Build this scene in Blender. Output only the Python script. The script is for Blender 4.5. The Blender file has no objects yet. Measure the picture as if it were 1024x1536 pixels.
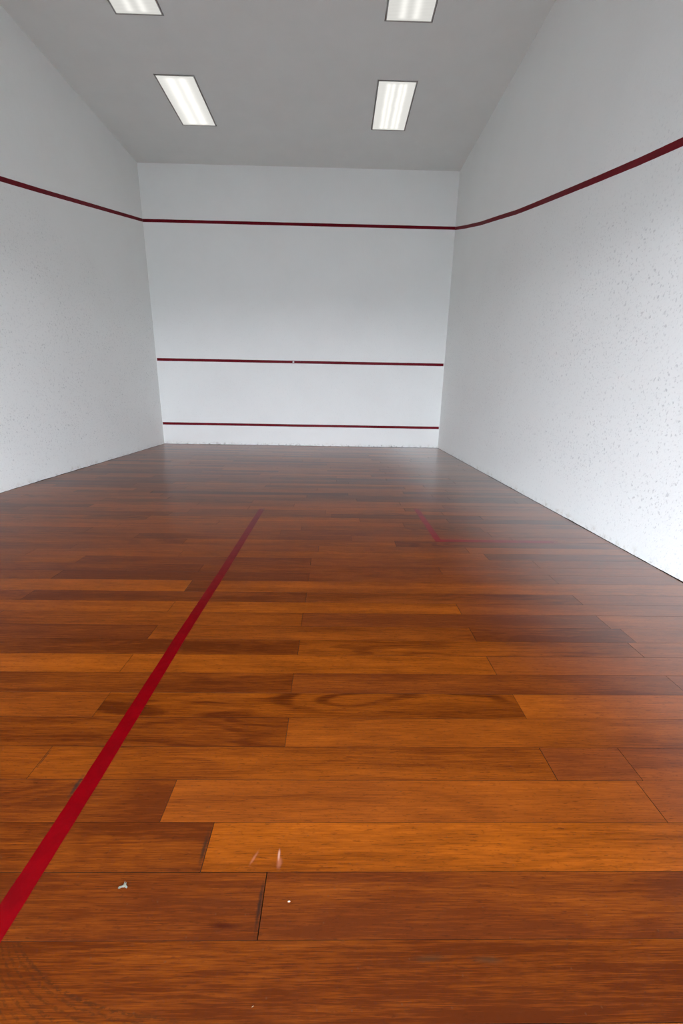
import bpy, bmesh, math, random
from mathutils import Vector, Matrix, noise as mnoise

random.seed(7)
SC = bpy.context.scene
COL = SC.collection

# ------------------------------------------------------------------ dimensions (metres)
HW = 3.2            # half width of the court
FY = 9.75           # front wall
BY = -0.50          # back wall
CH = 5.514          # ceiling height
Z_OUT, SLOPE = 4.522, 0.2392     # out line height at the front wall, fall towards the back
Z_SERV = 1.854
Z_TIN = 0.4665

# ------------------------------------------------------------------ helpers
def mesh_obj(name, bm, mats, parent=None, smooth=False):
    me = bpy.data.meshes.new(name)
    bm.normal_update()
    bm.to_mesh(me); bm.free()
    if not isinstance(mats, (list, tuple)):
        mats = [mats]
    for m in mats:
        me.materials.append(m)
    if smooth:
        for p in me.polygons:
            p.use_smooth = True
    o = bpy.data.objects.new(name, me)
    COL.objects.link(o)
    if parent is not None:
        o.parent = parent
    return o

def add_box(bm, x0, x1, y0, y1, z0, z1, mi=0):
    vs = [bm.verts.new(p) for p in ((x0,y0,z0),(x1,y0,z0),(x1,y1,z0),(x0,y1,z0),
                                    (x0,y0,z1),(x1,y0,z1),(x1,y1,z1),(x0,y1,z1))]
    fs = []
    for q in ((0,3,2,1),(4,5,6,7),(0,1,5,4),(1,2,6,5),(2,3,7,6),(3,0,4,7)):
        f = bm.faces.new([vs[i] for i in q]); f.material_index = mi; fs.append(f)
    return fs

def tag(o, label=None, cat=None, group=None, kind=None):
    if label: o['label'] = label
    if cat: o['category'] = cat
    if group: o['group'] = group
    if kind: o['kind'] = kind
    return o

class NT:
    """small node-tree writer"""
    def __init__(self, name):
        self.m = bpy.data.materials.new(name); self.m.use_nodes = True
        self.t = self.m.node_tree; self.t.nodes.clear()
        self.out = self.t.nodes.new('ShaderNodeOutputMaterial')
    def n(self, typ, **kw):
        nd = self.t.nodes.new(typ)
        for k, v in kw.items():
            if k.startswith('i_'):
                nd.inputs[k[2:].replace('_', ' ')].default_value = v
            else:
                setattr(nd, k, v)
        return nd
    def l(self, a, b): self.t.links.new(a, b)
    def put(self, sock, v):
        if isinstance(v, bpy.types.NodeSocket): self.l(v, sock)
        else: sock.default_value = v
    def math(self, op, a, b=0.0, c=None, clamp=False):
        nd = self.n('ShaderNodeMath', operation=op, use_clamp=clamp)
        self.put(nd.inputs[0], a); self.put(nd.inputs[1], b)
        if c is not None: self.put(nd.inputs[2], c)
        return nd.outputs[0]
    def ss(self, x, lo, hi, a=0.0, b=1.0):
        nd = self.n('ShaderNodeMapRange', interpolation_type='SMOOTHSTEP')
        self.put(nd.inputs[0], x)
        for i, v in enumerate((lo, hi, a, b)): self.put(nd.inputs[i+1], v)
        return nd.outputs[0]
    def mix(self, fac, a, b, mode='MIX'):
        nd = self.n('ShaderNodeMix', data_type='RGBA', blend_type=mode)
        self.put(nd.inputs[0], fac)
        for s, v in ((nd.inputs[6], a), (nd.inputs[7], b)):
            if isinstance(v, (tuple, list)) and len(v) == 3: v = (*v, 1)
            self.put(s, v)
        return nd.outputs[2]
    def vec(self, op, a, b):
        nd = self.n('ShaderNodeVectorMath', operation=op)
        self.put(nd.inputs[0], a); self.put(nd.inputs[1], b)
        return nd.outputs[0]
    def noise(self, vec, scale, detail=2.0, rough=0.5, dist=0.0):
        nd = self.n('ShaderNodeTexNoise')
        self.put(nd.inputs['Vector'], vec)
        nd.inputs['Scale'].default_value = scale; nd.inputs['Detail'].default_value = detail
        nd.inputs['Roughness'].default_value = rough; nd.inputs['Distortion'].default_value = dist
        return nd.outputs['Fac']
    def pos(self):
        return self.n('ShaderNodeTexCoord').outputs['Object']
    def bsdf(self, col, rough, normal=None, spec=0.5, coat=None):
        b = self.n('ShaderNodeBsdfPrincipled')
        if isinstance(col, (tuple, list)): col = (*col[:3], 1)
        self.put(b.inputs['Base Color'], col); self.put(b.inputs['Roughness'], rough)
        self.put(b.inputs['Specular IOR Level'], spec)
        if normal is not None: self.l(normal, b.inputs['Normal'])
        if coat:
            b.inputs['Coat Weight'].default_value = coat[0]; b.inputs['Coat Roughness'].default_value = coat[1]
        return b
    def bump(self, h, strength, dist):
        nd = self.n('ShaderNodeBump'); nd.inputs['Strength'].default_value = strength
        nd.inputs['Distance'].default_value = dist; self.l(h, nd.inputs['Height'])
        return nd.outputs[0]
    def done(self, shader):
        self.l(shader, self.out.inputs['Surface']); return self.m

# ------------------------------------------------------------------ materials
def wall_material(name, marks, axis, base=(0.845, 0.862, 0.850)):
    """old white paint over plaster; ball marks low on the wall, clean and smooth above the out line"""
    N = NT(name)
    p = N.pos()
    sx = N.n('ShaderNodeSeparateXYZ'); N.l(p, sx.inputs[0])
    u = sx.outputs['Y'] if axis == 'Y' else sx.outputs['X']
    z = sx.outputs['Z']
    cb = N.n('ShaderNodeCombineXYZ'); N.l(u, cb.inputs[0]); N.l(z, cb.inputs[1])
    uv = cb.outputs[0]
    # soft unevenness of the render coat
    big = N.noise(uv, 1.3, 4, 0.6)
    fine = N.noise(uv, 55, 3, 0.6)
    # where balls have hit: a band up to about the out line
    zz = N.math('ADD', z, N.math('MULTIPLY', N.math('SUBTRACT', N.noise(uv, 0.7, 2), 0.5), 1.6))
    zone = N.math('MULTIPLY', N.ss(zz, 3.9, 2.3), N.ss(z, 0.05, 0.55, 0.45, 1.0))
    patch = N.ss(N.noise(uv, 2.2, 3, 0.65), 0.34, 0.60, 0.45, 1.0)
    zone = N.math('MULTIPLY', zone, patch)
    hs = None
    for k, (sc, r0, r1, w) in enumerate(((21.0, 0.10, 0.30, 1.0), (38.0, 0.12, 0.36, 0.75))):
        vo = N.n('ShaderNodeTexVoronoi', feature='F1', voronoi_dimensions='2D')
        warp = N.n('ShaderNodeTexNoise'); N.l(uv, warp.inputs['Vector']); warp.inputs['Scale'].default_value = sc*2.0
        off = N.n('ShaderNodeVectorMath', operation='SCALE'); N.l(warp.outputs['Color'], off.inputs[0])
        off.inputs[3].default_value = 0.9/sc
        N.l(N.vec('ADD', uv, off.outputs[0]), vo.inputs['Vector'])
        vo.inputs['Scale'].default_value = sc
        cs = N.n('ShaderNodeSeparateXYZ'); N.l(vo.outputs['Color'], cs.inputs[0])
        sel = N.ss(cs.outputs[0], 0.15, 0.95)                       # only some cells carry a mark
        rad = N.math('MULTIPLY_ADD', cs.outputs[1], r1-r0, r0)
        h = N.ss(N.math('DIVIDE', vo.outputs['Distance'], rad), 1.0, 0.35)
        h = N.math('MULTIPLY', N.math('MULTIPLY', h, sel), w)
        hs = h if hs is None else N.math('MAXIMUM', hs, h)
    spots = N.math('MULTIPLY', N.math('MULTIPLY', hs, zone), marks)
    col = N.mix(N.math('MULTIPLY', spots, 0.42), base, (0.40, 0.41, 0.43))
    # faint discolouration
    col = N.mix(N.ss(big, 0.35, 0.75, 0.0, 0.10), col, (0.70, 0.70, 0.68))
    # grime and flaked patches along the foot of the wall
    foot = N.noise(uv, 9.0, 5, 0.7)
    gr = N.math('MULTIPLY', N.ss(z, 0.10, 0.012), N.ss(foot, 0.50, 0.66))
    col = N.mix(N.math('MULTIPLY', gr, 0.35), col, (0.42, 0.37, 0.28))
    dk = N.math('MULTIPLY', N.ss(z, 0.075, 0.0), N.ss(N.noise(uv, 17.0, 5, 0.75), 0.54, 0.62))
    col = N.mix(N.math('MULTIPLY', dk, 0.75 if axis == 'X' else 0.25), col, (0.09, 0.08, 0.07))
    hh = N.math('ADD', N.math('MULTIPLY', spots, -1.0), N.math('MULTIPLY', fine, 0.45))
    hh = N.math('ADD', hh, N.math('MULTIPLY', N.noise(uv, 7.0, 3), 1.0))
    nrm = N.bump(hh, 0.45, 0.006)
    return N.done(N.bsdf(col, 0.62, nrm, spec=0.25).outputs[0])

def plain_material(name, col, rough=0.6, spec=0.3, bump=None):
    N = NT(name)
    nrm = None
    p = N.pos()
    if bump: nrm = N.bump(N.noise(p, bump[0], 3, 0.6), bump[1], bump[2])
    v = N.noise(p, 2.5, 3, 0.6)
    c = N.mix(N.ss(v, 0.3, 0.7, 0.0, 1.0), tuple(x*0.985 for x in col), tuple(min(1, x*1.01) for x in col))
    return N.done(N.bsdf(c, rough, nrm, spec=spec).outputs[0])

def varnish(N, p, col, fibre=None):
    """wood or paint under worn satin varnish: matte colour below, a clear film above that mirrors at low angles;
    its reflectance is raised along the right-hand side of the court to put a pale sheen there"""
    wav = N.noise(N.vec('MULTIPLY', p, (0.9, 3.0, 1.0)), 1.0, 2)
    nrm = N.bump(wav, 0.03, 0.004)
    base = N.n('ShaderNodeBsdfDiffuse'); N.l(col, base.inputs[0])
    rv = N.math('MULTIPLY', N.noise(N.vec('MULTIPLY', p, (0.8, 1.6, 1)), 1.0, 3, 0.5), 0.05)
    lobes = []
    for r0 in (0.150, 0.300):              # polished film, and the fine scuffs in it
        gl = N.n('ShaderNodeBsdfGlossy', distribution='GGX'); gl.inputs['Color'].default_value = (1, 1, 1, 1)
        N.l(nrm, gl.inputs['Normal']); N.l(N.math('ADD', rv, r0), gl.inputs['Roughness']); lobes.append(gl)
    gm = N.n('ShaderNodeMixShader'); gm.inputs[0].default_value = 0.45
    N.l(lobes[0].outputs[0], gm.inputs[1]); N.l(lobes[1].outputs[0], gm.inputs[2])
    lw = N.n('ShaderNodeLayerWeight'); lw.inputs['Blend'].default_value = 0.5
    c = N.math('MAXIMUM', N.math('SUBTRACT', 1.0, lw.outputs['Facing']), 0.001)
    n = 1.38
    s2 = N.math('DIVIDE', N.math('SUBTRACT', 1.0, N.math('MULTIPLY', c, c)), n*n)
    t = N.math('SQRT', N.math('SUBTRACT', 1.0, s2))
    nc, nt = N.math('MULTIPLY', c, n), N.math('MULTIPLY', t, n)
    rp = N.math('DIVIDE', N.math('SUBTRACT', nc, t), N.math('ADD', nc, t)); rp = N.math('MULTIPLY', rp, rp)
    rs = N.math('DIVIDE', N.math('SUBTRACT', c, nt), N.math('ADD', c, nt)); rs = N.math('MULTIPLY', rs, rs)
    sx = N.n('ShaderNodeSeparateXYZ'); N.l(p, sx.inputs[0])
    edge = N.math('ADD', sx.outputs[0], N.math('MULTIPLY', N.math('SUBTRACT', N.noise(N.vec('MULTIPLY', p, (0.7, 1.2, 1)), 1.0, 3), 0.5), 0.35))
    g = N.ss(edge, GLOSS[0], GLOSS[1], GLOSS[2], GLOSS[3])
    R = N.math('ADD', N.math('MULTIPLY', rp, N.math('SUBTRACT', 1.0, g)), N.math('MULTIPLY', rs, g))
    mx = N.n('ShaderNodeMixShader'); N.l(R, mx.inputs[0]); N.l(base.outputs[0], mx.inputs[1]); N.l(gm.outputs[0], mx.inputs[2])
    return mx.outputs[0]

GLOSS = (1.5, 2.6, 0.06, 1.0)  # ramp across the court that puts the extra sheen on the right

def floor_material():
    N = NT('varnished_hardwood')
    p = N.pos()
    at = N.n('ShaderNodeAttribute', attribute_name='board')     # r tone, g seed, b redness, a figure strength
    sep = N.n('ShaderNodeSeparateColor'); N.l(at.outputs['Color'], sep.inputs[0])
    tone, seed, red = sep.outputs[0], sep.outputs[1], sep.outputs[2]
    fig = at.outputs['Alpha']
    cb = N.n('ShaderNodeCombineXYZ')
    N.l(N.math('MULTIPLY', seed, 37.0), cb.inputs[0]); N.l(N.math('MULTIPLY', seed, 91.0), cb.inputs[1])
    N.l(N.math('MULTIPLY', seed, 53.0), cb.inputs[2])
    q = N.vec('ADD', p, cb.outputs[0])
    def stretch(sx, sy):
        return N.vec('MULTIPLY', q, (sx, sy, 1.0))
    # long lazy bands, flowing figure, and the short dark pores of the wood
    bandw = N.noise(stretch(0.9, 11.0), 1.0, 4, 0.6, 0.6)
    cloud = N.noise(stretch(2.2, 6.0), 1.0, 3, 0.6, 0.4)
    d = N.noise(stretch(0.75, 3.2), 1.0, 2, 0.5)
    ring = N.math('SINE', N.math('MULTIPLY_ADD', d, 95.0, N.math('MULTIPLY', N.noise(stretch(3, 30), 1.0, 3), 5.0)))
    ring = N.math('MULTIPLY', N.ss(ring, -0.4, 1.0), N.ss(N.noise(stretch(0.8, 4.5), 1.0, 2), 0.42, 0.66))
    fibre = N.noise(stretch(7.0, 190.0), 1.0, 3, 0.65)
    pore = N.ss(N.noise(stretch(30.0, 330.0), 1.0, 2, 0.6), 0.60, 0.70)
    hair = N.noise(stretch(16.0, 620.0), 1.0, 2, 0.6)
    fleck = N.ss(N.noise(stretch(45.0, 120.0), 1.0, 3, 0.7), 0.58, 0.74)
    dark = (0.062, 0.0105, 0.0010)
    light = (0.315, 0.074, 0.0050)
    t = N.math('ADD', tone, N.math('MULTIPLY', N.math('SUBTRACT', bandw, 0.5), 1.15))
    t = N.math('ADD', t, N.math('MULTIPLY', N.math('SUBTRACT', cloud, 0.5), 0.60))
    t = N.math('ADD', t, N.math('MULTIPLY', N.math('SUBTRACT', fibre, 0.5), 1.0))
    t = N.math('ADD', t, N.math('MULTIPLY', N.math('SUBTRACT', hair, 0.5), 0.7))
    t = N.math('SUBTRACT', t, N.math('MULTIPLY', N.math('MULTIPLY', ring, fig), 0.42))
    t = N.math('MAXIMUM', t, 0.0); t = N.math('MINIMUM', t, 1.0)
    col = N.mix(t, dark, light)
    col = N.mix(N.math('MULTIPLY', red, 0.55), col, (0.215, 0.050, 0.0130))
    col = N.mix(N.math('MULTIPLY', pore, 0.55), col, (0.045, 0.010, 0.003))
    col = N.mix(N.math('MULTIPLY', fleck, 0.40), col, (0.040, 0.009, 0.003))
    # fine pale wear specks and hairline scratches
    sp = N.n('ShaderNodeTexVoronoi', voronoi_dimensions='2D'); N.l(p, sp.inputs['Vector']); sp.inputs['Scale'].default_value = 9
    s2 = N.ss(sp.outputs['Distance'], 0.024, 0.012)
    col = N.mix(N.math('MULTIPLY', s2, 0.45), col, (0.09, 0.04, 0.02))
    # marks with a shape of their own, in floor coordinates
    sx = N.n('ShaderNodeSeparateXYZ'); N.l(p, sx.inputs[0])
    def blob(cx, cy, rx, ry, ang, soft, rag=0.0, sc=60):
        ca, sa = math.cos(ang), math.sin(ang)
        dx = N.math('SUBTRACT', sx.outputs[0], cx); dy = N.math('SUBTRACT', sx.outputs[1], cy)
        a = N.math('DIVIDE', N.math('ADD', N.math('MULTIPLY', dx, ca), N.math('MULTIPLY', dy, sa)), rx)
        b = N.math('DIVIDE', N.math('SUBTRACT', N.math('MULTIPLY', dy, ca), N.math('MULTIPLY', dx, sa)), ry)
        r = N.math('SQRT', N.math('ADD', N.math('MULTIPLY', a, a), N.math('MULTIPLY', b, b)))
        if rag: r = N.math('ADD', r, N.math('MULTIPLY', N.math('SUBTRACT', N.noise(p, sc, 4, 0.7), 0.5), rag))
        return N.ss(r, 1.0, 1.0-soft)
    # growth rings sweeping round a knot, lower left of the nearest board
    X, Y = sx.outputs[0], sx.outputs[1]
    L = N.math('SUBTRACT', Y, N.math('MULTIPLY_ADD', N.math('POWER', 2.718, N.math('DIVIDE', N.math('SUBTRACT', 0.07, X), 0.17)), 0.14, 0.368))
    L = N.math('ADD', L, N.math('MULTIPLY', N.math('SUBTRACT', N.noise(p, 25, 3, 0.6), 0.5), 0.012))
    rg = N.ss(N.math('SINE', N.math('MULTIPLY', L, 440.0)), -0.2, 0.9)
    inside = N.math('MULTIPLY', N.ss(L, 0.006, 0.0), N.ss(L, -0.17, -0.03, 0.25, 1.0))
    first = N.ss(N.math('ABSOLUTE', L), 0.0055, 0.001)
    chips = N.ss(N.noise(N.vec('MULTIPLY', p, (75, 190, 1)), 1.0, 3, 0.65), 0.40, 0.58)
    k0 = N.math('MULTIPLY', N.math('MAXIMUM', N.math('MULTIPLY', rg, N.math('MULTIPLY', inside, 0.75)), first), chips)
    k0 = N.math('MULTIPLY', k0, N.math('MULTIPLY', N.ss(Y, 0.511, 0.505), N.ss(X, 0.62, 0.30)))
    col = N.mix(N.math('MULTIPLY', k0, 0.75), col, (0.042, 0.012, 0.0035))
    for args, c, k in MARKS:
        col = N.mix(N.math('MULTIPLY', blob(*args), k), col, c)
    return N.done(varnish(N, p, col, fibre))

def line_material(name, col, rough=0.45, wear=None, floor=False):
    """red court paint; wear: list of (axis, start, end) where the paint is rubbed away to the wood"""
    N = NT(name)
    p = N.pos()
    v = N.noise(p, 14, 4, 0.65)
    c = N.mix(N.ss(v, 0.3, 0.7), tuple(x*0.86 for x in col), tuple(x*1.12 for x in col))
    sh = varnish(N, p, c) if floor else N.bsdf(c, rough, None, spec=0.12).outputs[0]
    if wear:
        sx = N.n('ShaderNodeSeparateXYZ'); N.l(p, sx.inputs[0])
        keep = None
        for ax, s, e in wear:
            k = N.ss(sx.outputs[ax], s, e, 1.0, 0.0)
            keep = k if keep is None else N.math('MULTIPLY', keep, k)
        n1 = N.noise(N.vec('MULTIPLY', p, (14, 60, 1)), 1.0, 5, 0.75)
        a = N.ss(N.math('ADD', keep, N.math('MULTIPLY', N.math('SUBTRACT', n1, 0.5), 0.9)), 0.43, 0.50)
        tr = N.n('ShaderNodeBsdfTransparent'); mx = N.n('ShaderNodeMixShader')
        N.l(a, mx.inputs[0]); N.l(tr.outputs[0], mx.inputs[1]); N.l(sh, mx.inputs[2]); sh = mx.outputs[0]
    return N.done(sh)

def diffuser_material(name, bands, base, gain):
    """lit prismatic sheet: the tubes behind show as soft bright bands along it"""
    N = NT(name)
    p = N.pos()
    sx = N.n('ShaderNodeSeparateXYZ'); N.l(p, sx.inputs[0])
    x, y = sx.outputs[0], sx.outputs[1]
    wob = N.math('MULTIPLY', N.math('SUBTRACT', N.noise(p, 5, 2), 0.5), 0.03)
    xx = N.math('ADD', x, wob)
    s = None
    for c, w in bands:
        d = N.math('DIVIDE', N.math('SUBTRACT', xx, c), w)
        g = N.math('POWER', 2.718, N.math('MULTIPLY', N.math('MULTIPLY', d, d), -1.0))
        s = g if s is None else N.math('ADD', s, g)
    ends = N.math('MULTIPLY', N.ss(y, -0.56, -0.49), N.ss(y, 0.57, 0.52))
    s = N.math('MULTIPLY', s, ends)
    rib = N.math('MULTIPLY', N.math('SINE', N.math('MULTIPLY', y, 330.0)), 0.03)
    e = N.math('ADD', N.math('MULTIPLY_ADD', s, gain, base), rib)
    em = N.n('ShaderNodeEmission')
    em.inputs[0].default_value = (1.0, 0.985, 0.93, 1); N.l(e, em.inputs[1])
    return N.done(em.outputs[0])

# marks on the floor: (cx, cy, rx, ry, angle, softness, raggedness[, scale]), colour, strength
MARKS = [
    ((0.640, 0.697, 0.0045, 0.022, 0.03, 0.9, 0.4, 90), (0.62, 0.36, 0.27), 0.62),
    ((0.643, 0.677, 0.010, 0.022, 0.0, 0.9, 0.5, 90), (0.42, 0.15, 0.09), 0.40),
    ((0.573, 0.690, 0.005, 0.028, -0.45, 0.9, 0.9, 90), (0.50, 0.20, 0.13), 0.30),
    ((0.530, 0.538, 0.060, 0.009, -0.05, 1.0, 0.5, 60), (0.035, 0.005, 0.002), 0.85),
    ((0.515, 0.585, 0.13, 0.030, 0.0, 1.0, 0.5, 18), (0.07, 0.015, 0.004), 0.40),
    ((1.01, 0.477, 0.055, 0.010, 0.05, 1.0, 0.8, 40), (0.04, 0.025, 0.012), 0.45),
    ((1.14, 0.473, 0.050, 0.009, -0.05, 1.0, 0.8, 40), (0.04, 0.028, 0.014), 0.45),
    ((0.607, 0.580, 0.007, 0.072, -0.02, 0.9, 1.0, 120), (0.022, 0.010, 0.007), 0.9),
    ((0.430, 0.715, 0.008, 0.062, 0.02, 0.9, 1.1, 120), (0.03, 0.015, 0.009), 0.8),
    ((-0.034, 0.905, 0.010, 0.055, 0.0, 0.9, 1.2, 90), (0.03, 0.018, 0.014), 0.85),
    ((-0.204, 1.01, 0.004, 0.055, 0.0, 0.9, 1.3, 120), (0.03, 0.015, 0.009), 0.7),
]

M_FLOOR = floor_material()
M_GAP = plain_material('dark_gap', (0.020, 0.012, 0.008), 0.9, 0.1)
M_WALL_SIDE = wall_material('side_wall_paint', 1.0, 'Y')
M_WALL_LEFT = wall_material('left_wall_paint', 1.35, 'Y')
M_WALL_FRONT = wall_material('front_wall_paint', 0.25, 'X', (0.875, 0.893, 0.885))
M_WALL_BACK = plain_material('back_wall_paint', (0.78, 0.78, 0.77), 0.7)
M_CEIL = plain_material('ceiling_paint', (0.785, 0.80, 0.78), 0.8, 0.15, (40, 0.1, 0.003))
M_CONC = plain_material('outside_concrete', (0.36, 0.36, 0.34), 0.9, 0.1)
RED_W = (0.150, 0.0018, 0.0090)
RED_F = (0.146, 0.0004, 0.0022)
M_RED_WALL = line_material('red_wall_paint', RED_W, 0.5)
M_RED_HALF = line_material('red_floor_paint_half_court', RED_F, 0.38, floor=True, wear=[(1, 3.75, 4.62)])
M_RED_BOX = line_material('red_floor_paint_service_box', (0.205, 0.0020, 0.0060), 0.38, floor=True, wear=[(1, 4.0, 4.55), (0, 2.1, 3.3)])
M_TRIM = plain_material('light_frame_grey', (0.36, 0.35, 0.33), 0.5, 0.4)
M_HOUSE = plain_material('light_housing_white', (0.8, 0.8, 0.78), 0.5)
M_DIFF_TWO = diffuser_material('lit_diffuser_two_tubes', [(-0.090, 0.075), (0.085, 0.065)], 0.76, 0.42)
M_DIFF_FOUR = diffuser_material('lit_diffuser_four_streaks', [(-0.120, 0.032), (-0.045, 0.030), (0.060, 0.034), (0.130, 0.026)], 0.76, 0.34)
M_DIFF_SOFT = diffuser_material('lit_diffuser_soft', [(-0.085, 0.045), (0.075, 0.045)], 0.70, 0.30)
M_PAPER = plain_material('grey_white_flake', (0.120, 0.114, 0.085), 0.7)
M_CRUMB = plain_material('cream_crumb', (0.42, 0.30, 0.20), 0.7)
M_SPLINTER = plain_material('pale_splinter', (0.22, 0.13, 0.07), 0.7)

# ------------------------------------------------------------------ the floor: one mesh of boards on a dark base
SEAMS = [-0.60, -0.46, -0.32, -0.18, -0.04, 0.096, 0.235, 0.3735, 0.5102, 0.6541, 0.7879, 0.929, 1.0624, 1.2019, 1.3417, 1.4708,
         1.6084, 1.735, 1.870, 2.010, 2.137, 2.267, 2.430, 2.567, 2.700, 2.840]
while SEAMS[-1] < FY - 0.20:
    SEAMS.append(SEAMS[-1] + 0.1367 + random.uniform(-0.004, 0.004))
SEAMS.append(FY - 0.006)
R0 = 7      # index of the board row that fills the bottom edge of the photograph
# per row: joints seen in the photo and, between them, (tone, redness, figure)
ROWS = {
    0: ([-1.3, 3.0], [(.4,.2,.5), (.15,.10,.3), (.3,.3,.5)]),
    1: ([-1.09, .614, 2.31], [(.2,.3,.3), (.08,.25,.3), (.13,.30,.4), (.3,.3,.4)]),
    2: ([-1.4, .438, 2.6], [(.3,.3,.4), (.17,.20,.2), (.68,.0,.35), (.4,.3,.4)]),
    3: ([-.023, .278, 1.793], [(.24,.35,.4), (.05,.3,.4), (.52,.35,.3), (.5,.6,.3)]),
    4: ([-.209, 1.532, 1.819], [(.38,.25,.3), (.40,.20,.3), (.16,.75,.2), (.42,.6,.3)]),
    5: ([-1.09, .613, 2.31], [(.3,.3,.5), (.24,.20,.5), (.52,.25,.2), (.5,.5,.3)]),
    6: ([-.147, 1.549], [(.42,.30,.3), (.38,.10,1.0), (.66,.25,.3)]),
    7: ([-1.09, .606, 2.31], [(.25,.2,.4), (.22,.25,.5), (.24,.45,.3), (.2,.6,.3)]),
    8: ([-1.87, -.175, 1.529], [(.5,.2,.3), (.68,.12,.4), (.68,.12,.4), (.55,.5,.3)]),
    9: ([-1.09, .611, 2.31], [(.15,.55,.3), (.16,.25,.3), (.50,.15,.6), (.62,.4,.3)]),
    10: ([-1.87, -.165, 1.524, 2.36], [(.2,.5,.3), (.13,.45,.4), (.34,.3,.4), (.22,.4,.7), (.5,.5,.3)]),
    11: ([-1.09, .607, 2.31], [(.35,.5,.3), (.40,.25,.3), (.16,.60,.5), (.65,.4,.3)]),
    12: ([-1.87, -.167, 1.526], [(.4,.4,.3), (.62,.05,.2), (.66,.0,.2), (.5,.6,.3)]),
    13: ([-1.09, .611, 2.31], [(.2,.6,.3), (.16,.45,.3), (.34,.35,.4), (.4,.6,.3)]),
    14: ([-1.87, -.160, .020], [(.6,.2,.3), (.72,.05,.3), (.25,.4,.3), (.64,.10,.4)]),
    15: ([-1.099, .611, 2.31], [(.26,.6,.3), (.05,.55,.3), (.34,.5,.3), (.4,.6,.3)]),
    16: ([-1.87, -.166, 1.55], [(.25,.7,.3), (.26,.55,.3), (.36,.5,.3), (.45,.6,.3)]),
    17: ([-1.097, .609, 2.31], [(.58,.25,.3), (.20,.6,.3), (.40,.5,.3), (.4,.6,.3)]),
    22: ([-1.422, .3, 2.2], [(.22,.7,.3), (.55,.45,.3), (.3,.6,.3), (.4,.6,.3)]),
    26: ([-.9, .751, 2.3], [(.25,.7,.3), (.35,.6,.3), (.08,.6,.3), (.4,.6,.3)]),
}
XL, XR = -HW + 0.004, HW - 0.004
bm = bmesh.new()
lay = bm.loops.layers.float_color.new('board')
for r in range(len(SEAMS) - 1):
    row = r - R0
    y0, y1 = SEAMS[r], SEAMS[r+1]
    if row in ROWS:
        js, props = ROWS[row]
    else:
        off = (-0.166 if row % 2 == 0 else 0.61) + random.uniform(-0.25, 0.25)
        js = sorted(x for x in (off - 3.4, off - 1.7, off, off + 1.7, off + 3.4) if -HW + 0.2 < x < HW - 0.2)
        if row > 17 and random.random() < 0.3:
            js = [x + random.uniform(-.5, .5) for x in js]
        props = [(min(.8, max(.03, random.gauss(.46, .25))), random.uniform(.2, .7), random.uniform(.2, .6)) for _ in range(len(js)+1)]
    xs = [XL] + list(js) + [XR]
    for i in range(len(xs) - 1):
        gy0, gy1 = random.uniform(0.0003, 0.0008), random.uniform(0.0003, 0.0008)
        gx = random.uniform(0.0006, 0.0013)
        a, b = xs[i] + gx, xs[i+1] - gx
        c, d = y0 + gy0, y1 - gy1
        z = random.uniform(-0.0004, 0.0)
        top = [bm.verts.new(q) for q in ((a, c, z), (b, c, z), (b, d, z), (a, d, z))]
        bot = [bm.verts.new(q) for q in ((a, c, -0.012), (b, c, -0.012), (b, d, -0.012), (a, d, -0.012))]
        tone, red, fig = props[i]
        cval = (tone, random.random(), red, fig)
        fs = [bm.faces.new(top)]
        for k in range(4):
            n = (k + 1) % 4
            f = bm.faces.new((bot[k], bot[n], top[n], top[k])); f.material_index = 1; fs.append(f)
        for f in fs:
            for lp in f.loops:
                lp[lay] = cval
add_box(bm, -HW - 0.3, HW + 0.3, BY - 0.3, FY + 0.3, -0.10, -0.012, 1)
floor = tag(mesh_obj('floor', bm, [M_FLOOR, M_GAP]), 'glossy reddish-brown hardwood board floor of the squash court', kind='structure')

# ------------------------------------------------------------------ walls with a ragged plaster foot above the floor gap
def foot_z(t, seed):
    a = 0.5 + 0.5 * mnoise.noise(Vector((t * 1.3, seed, 0.0)))
    b = mnoise.noise(Vector((t * 6.0, seed, 3.0)))
    c = mnoise.noise(Vector((t * 23.0, seed, 5.0)))
    return max(0.0008, 0.001 + 0.006 * a + 0.003 * b + 0.0025 * c)

def wall(name, p0, p1, out, top, mat, seed, step=0.035, thick=0.25, label=None):
    """vertical wall between two floor points; 'out' points away from the room"""
    p0, p1, out = Vector(p0), Vector(p1), Vector(out)
    L = (p1 - p0).length; n = int(L / step); dirv = (p1 - p0) / L
    bm = bmesh.new()
    low, hi, lowb, hib = [], [], [], []
    for i in range(n + 1):
        q = p0 + dirv * (L * i / n); z = foot_z(L * i / n, seed)
        low.append(bm.verts.new((q.x, q.y, z)))
        hi.append(bm.verts.new((q.x, q.y, top)))
        q2 = q + out * 0.03
        lowb.append(bm.verts.new((q2.x, q2.y, z)))
    for i in range(n):
        bm.faces.new((low[i], low[i+1], hi[i+1], hi[i]))
        bm.faces.new((lowb[i], lowb[i+1], low[i+1], low[i]))
    # solid backing so no light leaks through
    a = p0 + out * 0.03 - dirv * 0.2; b = p1 + out * thick + dirv * 0.2
    add_box(bm, min(a.x, b.x), max(a.x, b.x), min(a.y, b.y), max(a.y, b.y), -0.012, top + 0.2, 1)
    bmesh.ops.recalc_face_normals(bm, faces=bm.faces)
    return tag(mesh_obj(name, bm, [mat, M_GAP]), label, kind='structure')

wall('wall_left', (-HW, BY, 0), (-HW, FY, 0), (-1, 0, 0), CH, M_WALL_LEFT, 1.7, label='white ball-marked left side wall')
wall('wall_right', (HW, BY, 0), (HW, FY, 0), (1, 0, 0), CH, M_WALL_SIDE, 4.1, label='white ball-marked right side wall')
wall('wall_front', (-HW, FY, 0), (HW, FY, 0), (0, 1, 0), CH, M_WALL_FRONT, 8.3, label='white front wall at the far end')

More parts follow.
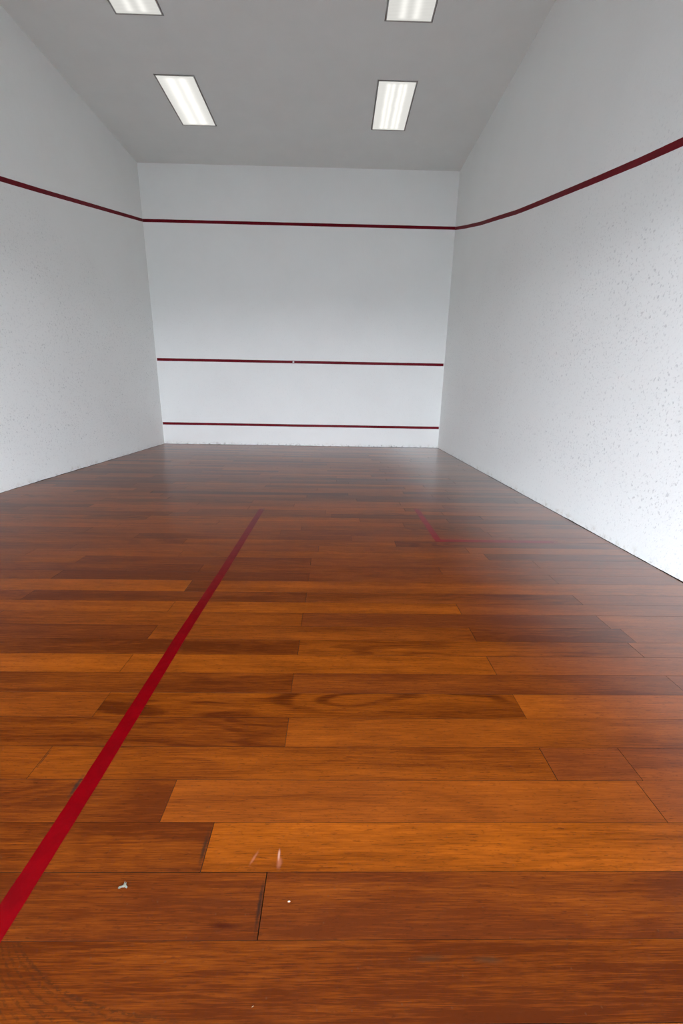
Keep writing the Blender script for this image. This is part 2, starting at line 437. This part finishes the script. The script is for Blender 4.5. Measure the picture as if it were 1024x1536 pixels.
# back wall behind the camera: open to daylight below a solid upper part
OX0, OX1, OZ = -2.2, 2.5, 2.35
SKY_BLOCK_DEPTH = 3.3  # reach of the added slab that cuts off the high sky
bm = bmesh.new()
add_box(bm, -HW - 0.25, OX0, BY - 0.2, BY, -0.012, CH + 0.2)
add_box(bm, OX1, HW + 0.25, BY - 0.2, BY, -0.012, CH + 0.2)
add_box(bm, OX0, OX1, BY - 0.2, BY, OZ, CH + 0.2)
tag(mesh_obj('wall_back', bm, M_WALL_BACK), kind='structure')
bm = bmesh.new()
add_box(bm, -25, 25, -30, BY - 0.31, -0.30, -0.05)
tag(mesh_obj('ground_outside', bm, M_CONC), kind='structure')

bm = bmesh.new()
add_box(bm, -6, 6, -0.71 - SKY_BLOCK_DEPTH, BY - 0.21, 2.45, 2.60)  # unseen slab, added to hold high skylight off the near floor
tag(mesh_obj('sky_blocker_outside', bm, M_WALL_BACK), kind='structure')

# ------------------------------------------------------------------ ceiling with cut-outs for the lights
LW, LL = 0.552, 1.165
LIGHTS = [(-1.577, 7.890, 'two', 'left ceiling light panel nearest the front wall, glowing in two wide bands'),
          (1.606, 7.866, 'four', 'right ceiling light panel nearest the front wall, showing narrow bright streaks'),
          (-1.618, 5.728, 'soft', 'left ceiling light panel cut off by the top edge of the photo'),
          (1.592, 5.700, 'soft', 'right ceiling light panel cut off by the top edge of the photo')]
HOLE = 0.012
xs = sorted({-HW - 0.25, HW + 0.25} | {x + s * (LW/2 + HOLE) for x, *_ in LIGHTS for s in (-1, 1)})
ys = sorted({BY - 0.2, FY + 0.25} | {y + s * (LL/2 + HOLE) for _, y, *_ in LIGHTS for s in (-1, 1)})
def in_hole(x, y):
    return any(abs(x - a) < LW/2 + HOLE and abs(y - b) < LL/2 + HOLE for a, b, *_ in LIGHTS)
bm = bmesh.new()
gv = {}
def V(x, y, z):
    k = (round(x, 5), round(y, 5), z)
    if k not in gv: gv[k] = bm.verts.new((x, y, z))
    return gv[k]
T = 0.18
for i in range(len(xs) - 1):
    for j in range(len(ys) - 1):
        x0, x1, y0, y1 = xs[i], xs[i+1], ys[j], ys[j+1]
        if in_hole((x0+x1)/2, (y0+y1)/2): continue
        bm.faces.new((V(x0,y0,CH), V(x0,y1,CH), V(x1,y1,CH), V(x1,y0,CH)))
        f = bm.faces.new((V(x0,y0,CH+T), V(x1,y0,CH+T), V(x1,y1,CH+T), V(x0,y1,CH+T)))
for a, b, *_ in LIGHTS:
    x0, x1, y0, y1 = a-LW/2-HOLE, a+LW/2+HOLE, b-LL/2-HOLE, b+LL/2+HOLE
    xi = [x for x in xs if x0-1e-6 <= x <= x1+1e-6]; yi = [y for y in ys if y0-1e-6 <= y <= y1+1e-6]
    for k in range(len(xi)-1):
        for yy in (y0, y1):
            f = bm.faces.new((V(xi[k],yy,CH), V(xi[k+1],yy,CH), V(xi[k+1],yy,CH+T), V(xi[k],yy,CH+T))); f.material_index = 1
    for k in range(len(yi)-1):
        for xx in (x0, x1):
            f = bm.faces.new((V(xx,yi[k],CH), V(xx,yi[k+1],CH), V(xx,yi[k+1],CH+T), V(xx,yi[k],CH+T))); f.material_index = 1
add_box(bm, -HW - 0.25, HW + 0.25, BY - 0.2, FY + 0.25, CH + T, CH + T + 0.08, 1)
tag(mesh_obj('ceiling', bm, [M_CEIL, M_GAP]), 'plain grey-white painted ceiling', kind='structure')

# ------------------------------------------------------------------ ceiling lights
def ceiling_light(x, y, kind, label):
    root = bpy.data.objects.new('ceiling_light', None); COL.objects.link(root)
    root.location = (x, y, CH)
    tag(root, label, 'ceiling light', 'recessed ceiling lights')
    w, l, t = LW/2, LL/2, 0.010
    bm = bmesh.new()                       # pan
    add_box(bm, -w, w, -l, l, 0.100, 0.110)
    for s in (-1, 1):
        add_box(bm, min(s*w, s*(w-0.006)), max(s*w, s*(w-0.006)), -l, l, 0.002, 0.100)
        add_box(bm, -w+0.006, w-0.006, min(s*l, s*(l-0.006)), max(s*l, s*(l-0.006)), 0.002, 0.100)
    mesh_obj('housing', bm, M_HOUSE, root)
    bm = bmesh.new()                       # thin metal rim
    for s in (-1, 1):
        add_box(bm, min(s*(w+0.006), s*(w-t)), max(s*(w+0.006), s*(w-t)), -l-0.006, l+0.006, -0.006, 0.0015)
        add_box(bm, -w+t, w-t, min(s*(l+0.006), s*(l-t)), max(s*(l+0.006), s*(l-t)), -0.006, 0.0015)
    mesh_obj('frame', bm, M_TRIM, root)
    bm = bmesh.new()
    add_box(bm, -w+t, w-t, -l+t, l-t, -0.003, 0.0)
    mesh_obj('diffuser', bm, {'two': M_DIFF_TWO, 'four': M_DIFF_FOUR, 'soft': M_DIFF_SOFT}[kind], root)
    return root
for L_ in LIGHTS:
    ceiling_light(*L_)

# ------------------------------------------------------------------ painted court lines
def strip(name, pts, half, normal, side_dir, mat, label, thick=0.0012, jitter=0.0, film=False):
    """a band of paint that follows pts; side_dir is the in-surface direction across it"""
    bm = bmesh.new()
    n, s = Vector(normal), Vector(side_dir)
    rows = []
    for i, p in enumerate(pts):
        p = Vector(p)
        ja = random.uniform(-jitter, jitter); jb = random.uniform(-jitter, jitter)
        a, b = p - s*(half+ja), p + s*(half+jb)
        rows.append([bm.verts.new(a), bm.verts.new(b), bm.verts.new(b + n*thick), bm.verts.new(a + n*thick)])
    for i in range(len(rows) - 1):
        A, B = rows[i], rows[i+1]
        for k in range(1 if film else 0, 4):
            m = (k + 1) % 4
            bm.faces.new((A[k], A[m], B[m], B[k]))
    if film:
        for f in bm.faces:
            f.normal_update()
            if f.normal.z < -0.1: f.normal_flip()
        for v in [r[k] for r in rows for k in (0, 1)]: v.co.z -= 0.001
    else:
        bm.faces.new(rows[0]); bm.faces.new(rows[-1][::-1])
        bmesh.ops.recalc_face_normals(bm, faces=bm.faces)
    return tag(mesh_obj(name, bm, mat), label, 'court line')

def subdiv(pts, n):
    out = []
    for a, b in zip(pts[:-1], pts[1:]):
        a, b = Vector(a), Vector(b)
        out += [a.lerp(b, k / n) for k in range(n)]
    return out + [Vector(pts[-1])]

H = 0.0285
wx = -HW + 0.0002
strip('out_line', subdiv([(wx, BY+0.1, 4.522-SLOPE*(FY-BY-0.1)), (wx, 5.717, 3.570), (wx, 6.457, 3.741), (wx, 7.158, 3.908), (wx, FY-0.002, 4.524)], 12),
      H, (1,0,0), (0,0,1), M_RED_WALL, 'dark red out line slanting down the left side wall', jitter=0.0006)
wx = HW - 0.0002
strip('out_line', subdiv([(wx, BY+0.1, 2.12), (wx, 2.0, 2.665), (wx, 3.372, 2.965), (wx, 3.83, 3.054), (wx, 4.398, 3.175), (wx, 4.966, 3.299), (wx, 5.68, 3.455), (wx, 6.398, 3.616),
      (wx, 7.048, 3.782), (wx, 8.0, 4.02), (wx, 8.9, 4.27), (wx, FY-0.002, 4.518)], 8),
      H, (-1,0,0), (0,0,1), M_RED_WALL, 'dark red out line slanting down the right side wall', jitter=0.0006)
fy = FY - 0.0002
strip('out_line', subdiv([(-HW+0.002, fy, Z_OUT), (HW-0.002, fy, Z_OUT)], 60), H, (0,-1,0), (0,0,1), M_RED_WALL,
      'highest dark red line across the front wall, just under the ceiling', jitter=0.0008)
sl = strip('service_line', subdiv([(-HW+0.018, fy, Z_SERV), (HW-0.020, fy, Z_SERV)], 60), H, (0,-1,0), (0,0,1), M_RED_WALL,
      'middle red line across the front wall, with a small white chip', jitter=0.0008)
bm = bmesh.new()
rim = [(-.022,-.010), (-.006,-.016), (.014,-.012), (.021,.002), (.010,.013), (-.010,.014), (-.020,.005)]
fr = [bm.verts.new((-0.170 + a, fy - 0.0022, Z_SERV + b)) for a, b in rim]; bk = [bm.verts.new((-0.170 + a, fy - 0.0012, Z_SERV + b)) for a, b in rim]
bm.faces.new(fr); bm.faces.new(bk[::-1])
for i in range(len(rim)):
    j = (i + 1) % len(rim); bm.faces.new((fr[i], bk[i], bk[j], fr[j]))
bmesh.ops.recalc_face_normals(bm, faces=bm.faces)
tag(mesh_obj('paint_chip', bm, M_HOUSE, sl), 'small white chip in the red paint')
strip('tin_line', subdiv([(-HW+0.010, fy, Z_TIN), (HW-0.012, fy, Z_TIN)], 60), H-0.001, (0,-1,0), (0,0,1), M_RED_WALL,
      'lowest red line across the front wall, a little above the floor', jitter=0.0008)
strip('half_court_line', subdiv([(0.0, BY+0.1, 0.0), (0.0, 0.6, 0.0), (0.003, 0.93, 0.0), (-0.002, 1.79, 0.0), (0.004, 2.55, 0.0), (0.0, 3.6, 0.0), (0.0, 4.75, 0.0)], 14),
      0.0288, (0,0,1), (1,0,0), M_RED_HALF, 'long bright red line running along the floor, fading at its far end', jitter=0.0007, thick=0.0007, film=True)
# service box: side line and rear line meet in one L of paint
bm = bmesh.new()
bx, by, w = 1.657, 3.243, 0.058
t = 0.0007
poly = [(bx, by), (HW-0.02, by), (HW-0.02, by+w)] + [(x, by+w) for x in (2.8, 2.4, 2.0)] + [(bx+w, by+w), (bx+w, 4.5), (bx, 4.5)]
lo = [bm.verts.new((x, y, 0.0)) for x, y in poly]; hi = [bm.verts.new((x, y, t)) for x, y in poly]
top_f = bm.faces.new(hi); top_f.normal_update()
if top_f.normal.z < 0: top_f.normal_flip()
for i in range(len(poly)):
    j = (i + 1) % len(poly); bm.faces.new((lo[i], lo[j], hi[j], hi[i]))
tag(mesh_obj('service_box_line', bm, M_RED_BOX), 'L-shaped worn red service box corner on the floor toward the right wall', 'court line')

# ------------------------------------------------------------------ small litter on the boards
def flake(name, loc, rz, outline, h, mat, label, cat):
    bm = bmesh.new()
    rim = [bm.verts.new((x, y, z)) for x, y, z in outline]
    c = Vector((0, 0, 0))
    for v in rim: c += v.co
    c /= len(rim)
    mid = bm.verts.new((c.x, c.y, h)); und = bm.verts.new((c.x, c.y, 0.0002))
    for i in range(len(rim)):
        j = (i + 1) % len(rim)
        bm.faces.new((rim[i], rim[j], mid)); bm.faces.new((rim[j], rim[i], und))
    bmesh.ops.recalc_face_normals(bm, faces=bm.faces)
    o = tag(mesh_obj(name, bm, mat), label, cat)
    o.location = loc; o.rotation_euler = (0, 0, rz)
    return o
flake('paint_flake', (0.2535, 0.6215, 0.0003), 0.0,
      [(-.0125,-.0045,.0005), (-.0085,-.0065,.001), (-.004,-.0035,.002), (.001,-.004,.0015), (.006,-.003,.003), (.0105,-.0055,.001), (.0115,-.0025,.002),
       (.007,.000,.004), (.0055,.0065,.006), (.003,.003,.003), (.0005,.0085,.007), (-.001,.0015,.003), (-.0055,-.0005,.002), (-.0105,-.001,.002)],
      0.0045, M_PAPER, 'crumpled grey-white flake lying right of the red line near the bottom left', 'debris')
flake('paint_crumb', (0.6793, 0.5867, 0.0003), 0.1,
      [(-.0036,-.0008,.0004), (0,-.0014,.0005), (.0036,-.0010,.0004), (.0030,.0010,.0012), (0,.0016,.002), (-.0028,.0012,.001)],
      0.0028, M_CRUMB, 'tiny cream crumb on a board at the bottom centre', 'debris')
flake('wood_sliver', (0.624, 0.4009, 0.0003), 0.5,
      [(-.0022,-.0005,.0003), (.0022,-.0004,.0003), (.0024,.0005,.0006), (-.0020,.0005,.0006)],
      0.001, M_SPLINTER, 'minute pale sliver on the nearest board, below the cream crumb', 'debris')

# ------------------------------------------------------------------ daylight
wd = bpy.data.worlds.new('World'); SC.world = wd; wd.use_nodes = True
nt = wd.node_tree; nt.nodes.clear()
out = nt.nodes.new('ShaderNodeOutputWorld'); bg = nt.nodes.new('ShaderNodeBackground')
tc = nt.nodes.new('ShaderNodeTexCoord'); sp = nt.nodes.new('ShaderNodeSeparateXYZ'); rp = nt.nodes.new('ShaderNodeValToRGB')
nt.links.new(tc.outputs['Generated'], sp.inputs[0]); nt.links.new(sp.outputs['Z'], rp.inputs[0])
rp.color_ramp.elements[0].position = 0.0; rp.color_ramp.elements[0].color = (0.90, 0.95, 1.03, 1)
rp.color_ramp.elements[1].position = 0.6; rp.color_ramp.elements[1].color = (0.84, 0.95, 1.12, 1)
nt.links.new(rp.outputs[0], bg.inputs[0]); bg.inputs[1].default_value = 22.4
nt.links.new(bg.outputs[0], out.inputs[0])
pl = bpy.data.lights.new('daylight_opening', 'AREA'); pl.shape = 'RECTANGLE'; pl.size = OX1 - OX0; pl.size_y = OZ + 0.05
pl.cycles.is_portal = True
po = bpy.data.objects.new('daylight_opening', pl); COL.objects.link(po)
po.location = ((OX0+OX1)/2, BY - 0.1, OZ/2 - 0.02); po.rotation_euler = (math.radians(90), 0, 0)   # faces into the court

# ------------------------------------------------------------------ camera (solved from the court's standard sizes)
FPX, CXc, CYc, CZc, YAW, PITCH, ROLL = 629.2347, 0.779087, -0.154615, 1.225159, 0.0181162, -0.2779672, 0.0182589
cy, sy, cp, sp_ = math.cos(YAW), math.sin(YAW), math.cos(PITCH), math.sin(PITCH)
fwd = Vector((sy*cp, cy*cp, sp_)); rt = Vector((cy, -sy, 0)); up = rt.cross(fwd)
cr, sr = math.cos(ROLL), math.sin(ROLL)
r2, u2 = rt*cr + up*sr, up*cr - rt*sr
cam = bpy.data.cameras.new('Camera'); co = bpy.data.objects.new('Camera', cam); COL.objects.link(co)
mw = Matrix((( r2.x, u2.x, -fwd.x, CXc), (r2.y, u2.y, -fwd.y, CYc), (r2.z, u2.z, -fwd.z, CZc), (0,0,0,1)))
co.matrix_world = mw
cam.sensor_fit = 'VERTICAL'; cam.sensor_height = 36.0; cam.lens = FPX / 1536 * 36.0
cam.clip_start = 0.01
SC.camera = co

SC.view_settings.view_transform = 'Standard'; SC.view_settings.look = 'None'
SC.view_settings.gamma = 1.0; SC.view_settings.use_curve_mapping = False
SC.view_settings.exposure = 0.0
SC.cycles.max_bounces = 12; SC.cycles.diffuse_bounces = 8
SC.cycles.use_denoising = True
